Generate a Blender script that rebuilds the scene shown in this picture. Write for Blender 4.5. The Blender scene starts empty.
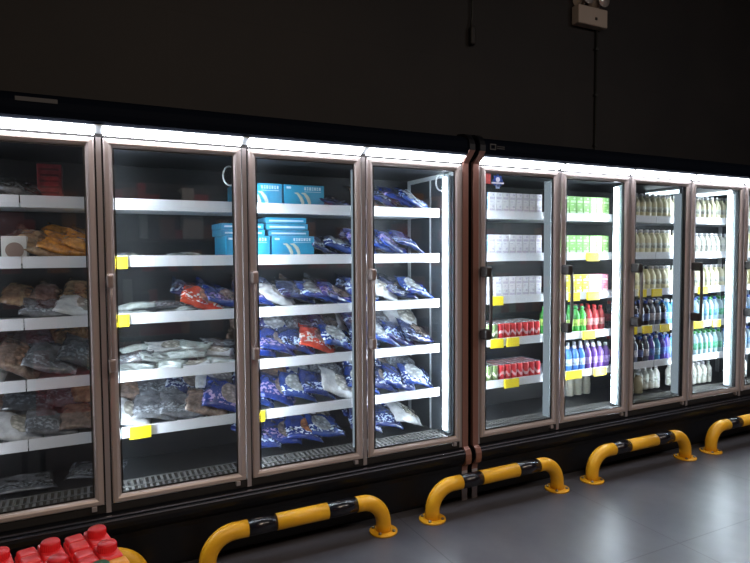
import bpy, bmesh, math, random
from mathutils import Vector, Matrix
random.seed(7)
S = 0.9                      # everything is laid out in door units, then brought to metres
FL = -0.4                    # floor level (0 = underside of the doors)
COL = bpy.context.scene.collection
WL = {}                      # world location of every object
pi = math.pi

# ------------------------------------------------------------------ materials
def new_mat(name):
    m = bpy.data.materials.new(name); m.use_nodes = True
    nt = m.node_tree
    return m, nt, nt.nodes['Principled BSDF'], nt.nodes['Material Output']

def mat(name, col, rough=.5, metal=0., coat=0., bump=0., bscale=40., vary=0., vscale=8., emit=None, estr=0., spec=None, trans=0.):
    m, nt, b, out = new_mat(name)
    b.inputs['Base Color'].default_value = (*col, 1)
    b.inputs['Roughness'].default_value = rough
    b.inputs['Metallic'].default_value = metal
    b.inputs['Coat Weight'].default_value = coat
    if spec is not None: b.inputs['Specular IOR Level'].default_value = spec
    if trans: b.inputs['Transmission Weight'].default_value = trans
    if emit:
        b.inputs['Emission Color'].default_value = (*emit, 1); b.inputs['Emission Strength'].default_value = estr
    if vary or bump:
        tc = nt.nodes.new('ShaderNodeTexCoord')
        if vary:
            n = nt.nodes.new('ShaderNodeTexNoise'); n.inputs['Scale'].default_value = vscale; n.inputs['Detail'].default_value = 4
            nt.links.new(tc.outputs['Object'], n.inputs['Vector'])
            r = nt.nodes.new('ShaderNodeMapRange'); r.inputs['From Min'].default_value = .3; r.inputs['From Max'].default_value = .7
            r.inputs['To Min'].default_value = 1 - vary; r.inputs['To Max'].default_value = 1 + vary
            nt.links.new(n.outputs['Fac'], r.inputs['Value'])
            mx = nt.nodes.new('ShaderNodeVectorMath'); mx.operation = 'SCALE'; mx.inputs[0].default_value = col
            nt.links.new(r.outputs[0], mx.inputs['Scale']); nt.links.new(mx.outputs[0], b.inputs['Base Color'])
        if bump:
            n2 = nt.nodes.new('ShaderNodeTexNoise'); n2.inputs['Scale'].default_value = bscale
            nt.links.new(tc.outputs['Object'], n2.inputs['Vector'])
            bp = nt.nodes.new('ShaderNodeBump'); bp.inputs['Strength'].default_value = bump; bp.inputs['Distance'].default_value = .01
            nt.links.new(n2.outputs['Fac'], bp.inputs['Height']); nt.links.new(bp.outputs[0], b.inputs['Normal'])
    return m

def emis(name, col, s):
    m, nt, b, out = new_mat(name)
    e = nt.nodes.new('ShaderNodeEmission'); e.inputs[0].default_value = (*col, 1); e.inputs[1].default_value = s
    nt.links.new(e.outputs[0], out.inputs[0]); nt.nodes.remove(b)
    return m

def glass_mat():
    m, nt, b, out = new_mat('door_glass'); nt.nodes.remove(b)
    t = nt.nodes.new('ShaderNodeBsdfTransparent'); t.inputs[0].default_value = (.93, .965, .975, 1)
    g = nt.nodes.new('ShaderNodeBsdfGlossy'); g.inputs['Roughness'].default_value = .02; g.inputs['Color'].default_value = (.9, .95, 1, 1)
    lw = nt.nodes.new('ShaderNodeLayerWeight'); lw.inputs['Blend'].default_value = .5
    p = nt.nodes.new('ShaderNodeMath'); p.operation = 'POWER'; p.inputs[1].default_value = 5
    a = nt.nodes.new('ShaderNodeMath'); a.operation = 'MULTIPLY_ADD'; a.inputs[1].default_value = .9; a.inputs[2].default_value = .045
    mx = nt.nodes.new('ShaderNodeMixShader')
    nt.links.new(lw.outputs['Facing'], p.inputs[0]); nt.links.new(p.outputs[0], a.inputs[0]); nt.links.new(a.outputs[0], mx.inputs[0])
    df = nt.nodes.new('ShaderNodeBsdfTranslucent'); df.inputs[0].default_value = (.8, .9, 1, 1)
    d2 = nt.nodes.new('ShaderNodeBsdfDiffuse'); d2.inputs[0].default_value = (.8, .88, 1, 1)
    am = nt.nodes.new('ShaderNodeMixShader'); am.inputs[0].default_value = .5
    nt.links.new(df.outputs[0], am.inputs[1]); nt.links.new(d2.outputs[0], am.inputs[2])
    fg = nt.nodes.new('ShaderNodeMixShader'); nt.links.new(t.outputs[0], fg.inputs[1]); nt.links.new(am.outputs[0], fg.inputs[2])
    tc = nt.nodes.new('ShaderNodeTexCoord'); nz = nt.nodes.new('ShaderNodeTexNoise'); nz.inputs['Scale'].default_value = 2.5; nz.inputs['Detail'].default_value = 5
    mp = nt.nodes.new('ShaderNodeMapping'); mp.inputs['Scale'].default_value = (1, 1, .35)
    nt.links.new(tc.outputs['Object'], mp.inputs[0]); nt.links.new(mp.outputs[0], nz.inputs['Vector'])
    mr = nt.nodes.new('ShaderNodeMapRange'); mr.inputs['From Min'].default_value = .4; mr.inputs['From Max'].default_value = .75; mr.inputs['To Min'].default_value = .003; mr.inputs['To Max'].default_value = .022
    nt.links.new(nz.outputs['Fac'], mr.inputs[0]); nt.links.new(mr.outputs[0], fg.inputs[0])
    nt.links.new(fg.outputs[0], mx.inputs[1]); nt.links.new(g.outputs[0], mx.inputs[2]); nt.links.new(mx.outputs[0], out.inputs[0])
    return m

def floor_mat():
    m, nt, b, out = new_mat('floor_tiles')
    tc = nt.nodes.new('ShaderNodeTexCoord')
    mp = nt.nodes.new('ShaderNodeMapping')
    mp.inputs['Location'].default_value = (-3.81*S, 1.093*S, 0)
    nt.links.new(tc.outputs['Object'], mp.inputs['Vector'])
    br = nt.nodes.new('ShaderNodeTexBrick'); br.offset = 0
    br.inputs['Scale'].default_value = 1
    br.inputs['Brick Width'].default_value = 1.2; br.inputs['Row Height'].default_value = 1.2
    br.inputs['Mortar Size'].default_value = .0035; br.inputs['Mortar Smooth'].default_value = 0
    br.inputs['Color1'].default_value = (1, 1, 1, 1); br.inputs['Color2'].default_value = (.93, .93, .93, 1)
    br.inputs['Mortar'].default_value = (.5, .5, .5, 1)
    nt.links.new(mp.outputs[0], br.inputs['Vector'])
    n = nt.nodes.new('ShaderNodeTexNoise'); n.inputs['Scale'].default_value = 2.2; n.inputs['Detail'].default_value = 8; n.inputs['Roughness'].default_value = .62
    nt.links.new(tc.outputs['Object'], n.inputs['Vector'])
    cr = nt.nodes.new('ShaderNodeValToRGB')
    cr.color_ramp.elements[0].position = .3; cr.color_ramp.elements[0].color = (.062, .063, .076, 1)
    cr.color_ramp.elements[1].position = .72; cr.color_ramp.elements[1].color = (.100, .099, .114, 1)
    nt.links.new(n.outputs['Fac'], cr.inputs[0])
    mu = nt.nodes.new('ShaderNodeMixRGB'); mu.blend_type = 'MULTIPLY'; mu.inputs[0].default_value = 1
    nt.links.new(cr.outputs[0], mu.inputs[1]); nt.links.new(br.outputs['Color'], mu.inputs[2])
    nt.links.new(mu.outputs[0], b.inputs['Base Color'])
    b.inputs['Roughness'].default_value = .3
    b.inputs['Specular IOR Level'].default_value = .45
    n2 = nt.nodes.new('ShaderNodeTexNoise'); n2.inputs['Scale'].default_value = 9; n2.inputs['Detail'].default_value = 6
    nt.links.new(tc.outputs['Object'], n2.inputs['Vector'])
    mr = nt.nodes.new('ShaderNodeMapRange'); mr.inputs['To Min'].default_value = .27; mr.inputs['To Max'].default_value = .42
    nt.links.new(n2.outputs['Fac'], mr.inputs['Value']); nt.links.new(mr.outputs[0], b.inputs['Roughness'])
    return m

def wall_mat():
    m, nt, b, out = new_mat('dark_painted_wall')
    tc = nt.nodes.new('ShaderNodeTexCoord')
    n = nt.nodes.new('ShaderNodeTexNoise'); n.inputs['Scale'].default_value = 1.3; n.inputs['Detail'].default_value = 5
    nt.links.new(tc.outputs['Object'], n.inputs['Vector'])
    cr = nt.nodes.new('ShaderNodeValToRGB')
    cr.color_ramp.elements[0].position = .3; cr.color_ramp.elements[0].color = (.0092, .0086, .0098, 1)
    cr.color_ramp.elements[1].position = .7; cr.color_ramp.elements[1].color = (.0165, .0145, .0145, 1)
    nt.links.new(n.outputs['Fac'], cr.inputs[0])
    br = nt.nodes.new('ShaderNodeTexBrick'); br.offset = .5
    mp = nt.nodes.new('ShaderNodeMapping'); mp.inputs['Rotation'].default_value = (pi/2, 0, 0)
    nt.links.new(tc.outputs['Object'], mp.inputs['Vector']); nt.links.new(mp.outputs[0], br.inputs['Vector'])
    br.inputs['Scale'].default_value = 1; br.inputs['Brick Width'].default_value = 1.1; br.inputs['Row Height'].default_value = .62
    br.inputs['Mortar Size'].default_value = .004
    br.inputs['Color1'].default_value = (1, 1, 1, 1); br.inputs['Color2'].default_value = (.88, .88, .9, 1); br.inputs['Mortar'].default_value = (.75, .75, .75, 1)
    mu = nt.nodes.new('ShaderNodeMixRGB'); mu.blend_type = 'MULTIPLY'; mu.inputs[0].default_value = 1
    nt.links.new(cr.outputs[0], mu.inputs[1]); nt.links.new(br.outputs['Color'], mu.inputs[2])
    nt.links.new(mu.outputs[0], b.inputs['Base Color'])
    b.inputs['Roughness'].default_value = .7
    return m

def bag_mat(name, base, window=None, accent=None, wx=.15, wy=0., ws=.55, rough=.22, streak=.35, sc=5.):
    """printed film: base colour, a see-through window showing the food, an accent band of print"""
    m, nt, b, out = new_mat(name)
    uv = nt.nodes.new('ShaderNodeTexCoord')
    oi = nt.nodes.new('ShaderNodeObjectInfo')
    add = nt.nodes.new('ShaderNodeVectorMath'); add.operation = 'MULTIPLY_ADD'
    nt.links.new(uv.outputs['UV'], add.inputs[0]); add.inputs[1].default_value = (1, 1, 1)
    cmb = nt.nodes.new('ShaderNodeCombineXYZ'); ml = nt.nodes.new('ShaderNodeMath'); ml.operation = 'MULTIPLY'; ml.inputs[1].default_value = 20
    nt.links.new(oi.outputs['Random'], ml.inputs[0]); nt.links.new(ml.outputs[0], cmb.inputs[2])
    nt.links.new(cmb.outputs[0], add.inputs[2])
    n = nt.nodes.new('ShaderNodeTexNoise'); n.inputs['Scale'].default_value = sc; n.inputs['Detail'].default_value = 5; n.inputs['Roughness'].default_value = .65
    nt.links.new(add.outputs[0], n.inputs['Vector'])
    mr = nt.nodes.new('ShaderNodeMapRange'); mr.inputs['From Min'].default_value = .3; mr.inputs['From Max'].default_value = .7
    mr.inputs['To Min'].default_value = 1 - streak; mr.inputs['To Max'].default_value = 1 + streak
    nt.links.new(n.outputs['Fac'], mr.inputs['Value'])
    cur = nt.nodes.new('ShaderNodeRGB'); cur.outputs[0].default_value = (*base, 1); cur = cur.outputs[0]
    sep = nt.nodes.new('ShaderNodeSeparateXYZ'); nt.links.new(uv.outputs['UV'], sep.inputs[0])
    if accent:
        # lettering-like blotches in a band on the left half of the bag
        n3 = nt.nodes.new('ShaderNodeTexNoise'); n3.inputs['Scale'].default_value = 14; n3.inputs['Detail'].default_value = 1
        nt.links.new(add.outputs[0], n3.inputs['Vector'])
        g1 = nt.nodes.new('ShaderNodeMath'); g1.operation = 'GREATER_THAN'; g1.inputs[1].default_value = .53
        nt.links.new(n3.outputs['Fac'], g1.inputs[0])
        g2 = nt.nodes.new('ShaderNodeMath'); g2.operation = 'COMPARE'; g2.inputs[1].default_value = .28; g2.inputs[2].default_value = .16
        nt.links.new(sep.outputs[1], g2.inputs[0])
        g3 = nt.nodes.new('ShaderNodeMath'); g3.operation = 'MULTIPLY'
        nt.links.new(g1.outputs[0], g3.inputs[0]); nt.links.new(g2.outputs[0], g3.inputs[1])
        mx = nt.nodes.new('ShaderNodeMixRGB'); nt.links.new(g3.outputs[0], mx.inputs[0]); nt.links.new(cur, mx.inputs[1]); mx.inputs[2].default_value = (*accent, 1)
        cur = mx.outputs[0]
    if window:
        d = nt.nodes.new('ShaderNodeVectorMath'); d.operation = 'DISTANCE'
        sc2 = nt.nodes.new('ShaderNodeVectorMath'); sc2.operation = 'MULTIPLY'; sc2.inputs[1].default_value = (1., .8, 0)
        nt.links.new(uv.outputs['UV'], sc2.inputs[0]); nt.links.new(sc2.outputs[0], d.inputs[0]); d.inputs[1].default_value = (.5 + wx, .42 + wy, 0)
        l = nt.nodes.new('ShaderNodeMath'); l.operation = 'LESS_THAN'; l.inputs[1].default_value = ws*.5
        nt.links.new(d.outputs['Value'], l.inputs[0])
        vo = nt.nodes.new('ShaderNodeTexVoronoi'); vo.inputs['Scale'].default_value = 9
        nt.links.new(add.outputs[0], vo.inputs['Vector'])
        wr = nt.nodes.new('ShaderNodeValToRGB')
        wr.color_ramp.elements[0].color = (*[min(1, c*1.25) for c in window], 1); wr.color_ramp.elements[1].color = (*[c*.45 for c in window], 1)
        wr.color_ramp.elements[1].position = .6
        nt.links.new(vo.outputs['Distance'], wr.inputs[0])
        mx = nt.nodes.new('ShaderNodeMixRGB'); nt.links.new(l.outputs[0], mx.inputs[0]); nt.links.new(cur, mx.inputs[1]); nt.links.new(wr.outputs[0], mx.inputs[2])
        cur = mx.outputs[0]
    vs = nt.nodes.new('ShaderNodeVectorMath'); vs.operation = 'SCALE'
    nt.links.new(cur, vs.inputs[0]); nt.links.new(mr.outputs[0], vs.inputs['Scale'])
    nt.links.new(vs.outputs[0], b.inputs['Base Color'])
    b.inputs['Roughness'].default_value = rough; b.inputs['Coat Weight'].default_value = .9; b.inputs['Coat Roughness'].default_value = .07
    bp = nt.nodes.new('ShaderNodeBump'); bp.inputs['Strength'].default_value = .9; bp.inputs['Distance'].default_value = .035
    wn = nt.nodes.new('ShaderNodeTexNoise'); wn.noise_type = 'RIDGED_MULTIFRACTAL'; wn.inputs['Scale'].default_value = 3.2; wn.inputs['Detail'].default_value = 3
    nt.links.new(add.outputs[0], wn.inputs['Vector']); nt.links.new(wn.outputs['Fac'], bp.inputs['Height']); nt.links.new(bp.outputs[0], b.inputs['Normal'])
    return m

M = dict(
 frame=mat('champagne_aluminium', (.56, .49, .475), .33, .4, bump=.02, bscale=90),
 copper=mat('copper_trim', (.30, .155, .125), .34, .35),
 trimgrey=mat('anodised_grey', (.42, .39, .40), .35, .45),
 black=mat('black_steel', (.005, .006, .009), .38, 0, spec=.3),
 canopy=mat('black_canopy', (.0025, .0045, .010), .7, 0, spec=.05),
 chrome=mat('chrome_line', (.55, .55, .58), .22, 1),
 gasket=mat('black_gasket', (.012, .011, .011), .6),
 liner=mat('dark_interior_liner', (.008, .009, .011), .45, vary=.15, vscale=3),
 deckc=mat('grey_deck', (.022, .022, .023), .45, .3),
 linerwall=mat('grey_side_liner', (.06, .07, .08), .3, .2),
 linertrim=mat('white_liner_trim', (.6, .63, .65), .4),
 white=mat('white_shelf_steel', (.72, .73, .76), .35),
 rail=mat('white_price_rail', (.80, .80, .84), .3),
 grille=mat('grille_slats', (.13, .125, .12), .4, .2),
 housing=mat('led_housing', (.42, .46, .48), .35, .3),
 tag=mat('yellow_price_tag', (.95, .72, .01), .5),
 ink=mat('tag_ink', (.25, .16, .02), .6),
 leddim=emis('led_side_glow', (.72, .84, .95), .36),
 ledsoft=emis('led_weak_lens', (.9, .92, 1), 18),  # weaker emission, for the left end of the first freezer
 led=emis('led_lens', (.84, .92, 1), 66),
 ledtop=emis('canopy_led_diffuser', (.90, .92, 1), 28),
 glowbar=emis('top_bar_glow', (.86, .95, 1), 4),
 glass=glass_mat(),
 yellow=mat('yellow_paint', (.83, .42, .014), .42, coat=.1, vary=.05, vscale=20),
 blackp=mat('black_band_paint', (.008, .008, .012), .22, coat=.4),
 steel=mat('bolt_steel', (.3, .28, .25), .4, .9),
 cream=mat('aged_white_plastic', (.42, .36, .31), .5),
 lens=mat('lamp_reflector', (.75, .70, .66), .15, .6),
 pipe=mat('dark_conduit', (.018, .02, .018), .55),
 wire=mat('white_cable', (.75, .78, .8), .4),
 gripbar=mat('dark_handle_bar', (.14, .125, .125), .35, .5),
 grip=mat('dark_handle', (.05, .045, .045), .4, .3),
 handle=mat('handle_bar', (.40, .33, .31), .34, .4),
)
BM = dict(
 blue_o=bag_mat('blue_bag_orange_food', (.008, .026, .18), (.62, .22, .07), (.7, .75, .85)),
 blue_b=bag_mat('blue_bag_beige_food', (.008, .026, .18), (.42, .32, .27), (.30, .22, .42)),
 blue_w=bag_mat('blue_bag_white_food', (.010, .04, .22), (.62, .66, .68), (.7, .8, .9), wx=-.1),
 blue=bag_mat('plain_blue_bag', (.008, .024, .15), None, (.45, .55, .75), streak=.5),
 navy=bag_mat('navy_bag', (.012, .022, .10), (.25, .2, .17), (.35, .4, .5), streak=.5),
 red=bag_mat('red_printed_bag', (.55, .05, .02), (.7, .3, .18), (.8, .75, .7)),
 white=bag_mat('clear_bag_white_fish', (.36, .40, .39), None, None, streak=.35, sc=7),
 milky=bag_mat('milky_bag', (.52, .53, .55), (.6, .57, .5), None, streak=.25),
 brown=bag_mat('brown_food_bag', (.17, .115, .09), (.26, .15, .10), None, streak=.6, sc=9),
 grey=bag_mat('grey_bag', (.11, .115, .13), None, (.25, .27, .3), streak=.6, sc=6),
 dark=bag_mat('dark_bag', (.045, .05, .06), None, (.12, .13, .15), streak=.6, sc=6),
 orange=bag_mat('orange_food_bag', (.62, .25, .03), (.75, .36, .06), None, streak=.6, sc=9),
 tan=bag_mat('tan_food_bag', (.28, .18, .10), (.36, .2, .1), None, streak=.6, sc=9),
)

# ------------------------------------------------------------------ mesh builder
class MB:
    def __init__(s): s.bm = bmesh.new(); s.uv = None
    def _merge(s, b, mi=0, smooth=False):
        for f in b.faces: f.material_index = mi; f.smooth = smooth
        me = bpy.data.meshes.new('tmp'); b.to_mesh(me); b.free(); s.bm.from_mesh(me); bpy.data.meshes.remove(me)
    def box(s, x0, x1, y0, y1, z0, z1, mi=0, bev=0, seg=2, rot=None, piv=None, smooth=False):
        b = bmesh.new(); bmesh.ops.create_cube(b, size=1)
        for v in b.verts: v.co = Vector(((x0+x1)/2+v.co.x*(x1-x0), (y0+y1)/2+v.co.y*(y1-y0), (z0+z1)/2+v.co.z*(z1-z0)))
        if bev: bmesh.ops.bevel(b, geom=list(b.edges), offset=bev, segments=seg, affect='EDGES', profile=.5)
        if rot is not None:
            c = Vector(piv) if piv else Vector(((x0+x1)/2, (y0+y1)/2, (z0+z1)/2))
            bmesh.ops.rotate(b, verts=b.verts, cent=c, matrix=rot)
        s._merge(b, mi, smooth); return s
    def prism(s, prof, x0, x1, mi=0, smooth=False):          # prof = list of (y, z), extruded along x
        b = bmesh.new()
        A = [b.verts.new((x0, y, z)) for y, z in prof]; B = [b.verts.new((x1, y, z)) for y, z in prof]
        n = len(prof)
        for i in range(n): b.faces.new((A[i], A[(i+1) % n], B[(i+1) % n], B[i]))
        b.faces.new(A[::-1]); b.faces.new(B)
        bmesh.ops.recalc_face_normals(b, faces=b.faces)
        s._merge(b, mi, smooth); return s
    def lathe(s, prof, c=(0, 0, 0), seg=20, mi=0, smooth=True, mis=None, ax='Z'):   # prof = (r, z)
        b = bmesh.new(); rings = []
        for r, z in prof:
            if r < 1e-6: rings.append([b.verts.new((0, 0, z))])
            else: rings.append([b.verts.new((r*math.cos(2*pi*k/seg), r*math.sin(2*pi*k/seg), z)) for k in range(seg)])
        for i in range(len(rings)-1):
            a, d = rings[i], rings[i+1]
            for k in range(seg):
                k2 = (k+1) % seg
                if len(a) == 1 and len(d) == 1: continue
                if len(a) == 1: f = b.faces.new((a[0], d[k2], d[k])) if True else None
                elif len(d) == 1: f = b.faces.new((a[k], a[k2], d[0]))
                else: f = b.faces.new((a[k], a[k2], d[k2], d[k]))
                f.material_index = mis[i] if mis else mi
        bmesh.ops.recalc_face_normals(b, faces=b.faces)
        if ax == 'Y': bmesh.ops.rotate(b, verts=b.verts, cent=(0, 0, 0), matrix=Matrix.Rotation(pi/2, 3, 'X'))
        if ax == 'X': bmesh.ops.rotate(b, verts=b.verts, cent=(0, 0, 0), matrix=Matrix.Rotation(pi/2, 3, 'Y'))
        bmesh.ops.translate(b, verts=b.verts, vec=c)
        for f in b.faces: f.smooth = smooth
        me = bpy.data.meshes.new('tmp'); b.to_mesh(me); b.free(); s.bm.from_mesh(me); bpy.data.meshes.remove(me); return s
    def tube(s, pts, r, seg=16, mi=0, caps=True, smooth=True):
        b = bmesh.new(); pts = [Vector(p) for p in pts]; rings = []; up = None
        for i, p in enumerate(pts):
            t = (pts[min(i+1, len(pts)-1)] - pts[max(i-1, 0)]).normalized()
            if up is None:
                up = Vector((0, 1, 0)) if abs(t.y) < .9 else Vector((1, 0, 0))
            up = (up - t*up.dot(t)).normalized(); sd = t.cross(up)
            rr = r[i] if isinstance(r, (list, tuple)) else r
            rings.append([b.verts.new(p + up*rr*math.cos(2*pi*k/seg) + sd*rr*math.sin(2*pi*k/seg)) for k in range(seg)])
        for a, d in zip(rings, rings[1:]):
            for k in range(seg): b.faces.new((a[k], a[(k+1) % seg], d[(k+1) % seg], d[k]))
        if caps: b.faces.new(rings[0][::-1]); b.faces.new(rings[-1])
        bmesh.ops.recalc_face_normals(b, faces=b.faces)
        s._merge(b, mi, smooth); return s
    def frame(s, x0, x1, z0, z1, prof, mi=0):                # mitred picture-frame sweep; prof = (inset, y)
        b = bmesh.new(); cs = []
        for sx, sz in ((0, 0), (1, 0), (1, 1), (0, 1)):
            cs.append([b.verts.new(((x1-d) if sx else (x0+d), y, (z1-d) if sz else (z0+d))) for d, y in prof])
        n = len(prof)
        for i in range(4):
            a, c = cs[i], cs[(i+1) % 4]
            for k in range(n): b.faces.new((a[k], a[(k+1) % n], c[(k+1) % n], c[k]))
        bmesh.ops.recalc_face_normals(b, faces=b.faces)
        s._merge(b, mi, False); return s
    def build(s, name, mats, parent=None, origin=None, keep=False):
        if not isinstance(mats, (list, tuple)): mats = [mats]
        me = bpy.data.meshes.new(name)
        if origin is None and not keep:
            xs = [v.co.x for v in s.bm.verts]; ys = [v.co.y for v in s.bm.verts]; zs = [v.co.z for v in s.bm.verts]
            origin = ((min(xs)+max(xs))/2, (min(ys)+max(ys))/2, min(zs))
        o = Vector(origin) if origin is not None else Vector((0, 0, 0))
        bmesh.ops.translate(s.bm, verts=s.bm.verts, vec=-o)
        s.bm.to_mesh(me); s.bm.free()
        for m in mats: me.materials.append(m)
        ob = bpy.data.objects.new(name, me); COL.objects.link(ob)
        WL[ob.name] = o
        if parent is not None: ob.parent = parent; ob.location = o - WL[parent.name]
        else: ob.location = o
        return ob

def tag(o, label=None, cat=None, group=None, kind=None):
    if label: o['label'] = label
    if cat: o['category'] = cat
    if group: o['group'] = group
    if kind: o['kind'] = kind
    return o
def empty(name, loc, label=None, cat=None, group=None):
    o = bpy.data.objects.new(name, None); COL.objects.link(o); o.location = loc; WL[o.name] = Vector(loc)
    o.empty_display_size = .1
    return tag(o, label, cat, group)
def copy_tree(o, parent=None):
    c = o.copy(); COL.objects.link(c)
    if parent is not None: c.parent = parent
    for ch in [x for x in bpy.data.objects if x.parent == o]: copy_tree(ch, c)
    return c
ORD = ['first', 'second', 'third', 'fourth', 'fifth', 'sixth', 'seventh', 'eighth', 'ninth', 'tenth', 'eleventh', 'twelfth', 'thirteenth', 'fourteenth', 'fifteenth']

# ------------------------------------------------------------------ room
MB().box(-4, 12, -7, 1.0, FL-.1, FL).build('floor', floor_mat(), origin=(0, 0, FL))['kind'] = 'structure'
MB().box(-4, 12, 1.0, 1.12, FL, 4.7).build('wall_back', wall_mat(), origin=(0, 1.0, FL))['kind'] = 'structure'
MB().box(-4, 12, -7, 1.12, 4.7, 4.8).build('ceiling', mat('dark_ceiling', (.03, .028, .03), .8))['kind'] = 'structure'

# ------------------------------------------------------------------ freezers
RAILZ = [1.655, 1.337, 1.014, .690, .372]
DROP = .038                  # shelf surface below the top of its price rail
LEDY = (.055, .140)
def profile_canopy():
    return [(.0, 1.966), (-.060, 2.000), (-.072, 2.012), (-.080, 2.045), (-.075, 2.085), (-.055, 2.11), (-.02, 2.13), (.04, 2.14), (.8, 2.14), (.8, 1.966)]
def profile_kick():
    return [(.0, -.022), (-.018, -.03), (-.042, -.045), (-.05, -.07), (-.048, -.095), (-.03, -.125), (-.008, -.15), (0, -.18), (0, FL+.03), (.03, FL), (.8, FL), (.8, -.022)]

def make_door(cab, x0, x1, stickers=False, grip_dark=True):
    g = .021
    a, b = x0+g, x1-g; z0, z1 = .03, 1.94
    prof = [(0, 0), (0, -.014), (.006, -.021), (.024, -.023), (.035, -.018), (.043, -.008), (.043, 0)]
    fr = MB().frame(a, b, z0, z1, prof).build('door', M['frame'], cab)
    MB().frame(a+.0445, b-.0445, z0+.0445, z1-.0445, [(0, -.004), (0, -.011), (.007, -.011), (.007, -.004)]).build('gasket', M['gasket'], fr)
    MB().box(a+.03, b-.03, -.0085, -.0045, z0+.03, z1-.03).build('glass_pane', M['glass'], fr)
    hx = a+(.004 if grip_dark else .014); bx = hx+(.024 if grip_dark else .004); yb = -.092 if grip_dark else -.072
    h = MB()
    h.tube([(bx, yb+.004, .79), (bx, yb, .86), (bx, yb, 1.12), (bx, yb+.004, 1.19)], .012 if grip_dark else .0085, 10, 0)
    g0 = .022 if grip_dark else .016
    for za, zb_ in ((.735, .808), (1.172, 1.245)):
        h.box(hx-g0, hx+g0+.004, yb-.012, -.02, za, zb_, 1, .012, 3)
    h.build('door_handle', [M['handle'] if not grip_dark else M['gripbar'], M['grip'] if grip_dark else M['handle']], fr)
    # little hinge block at the foot of the door
    MB().box(b-.06, b-.035, -.026, 0, .004, .03, 0, .003).build('hinge', M['trimgrey'], fr)
    return fr

def price_tag(shelf, x0, x1, z):
    t = MB().box(x0, x1, .176, .186, z-.072, z-.004, 0, .002)
    t.build('price_tag', [M['tag']], shelf)

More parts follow.
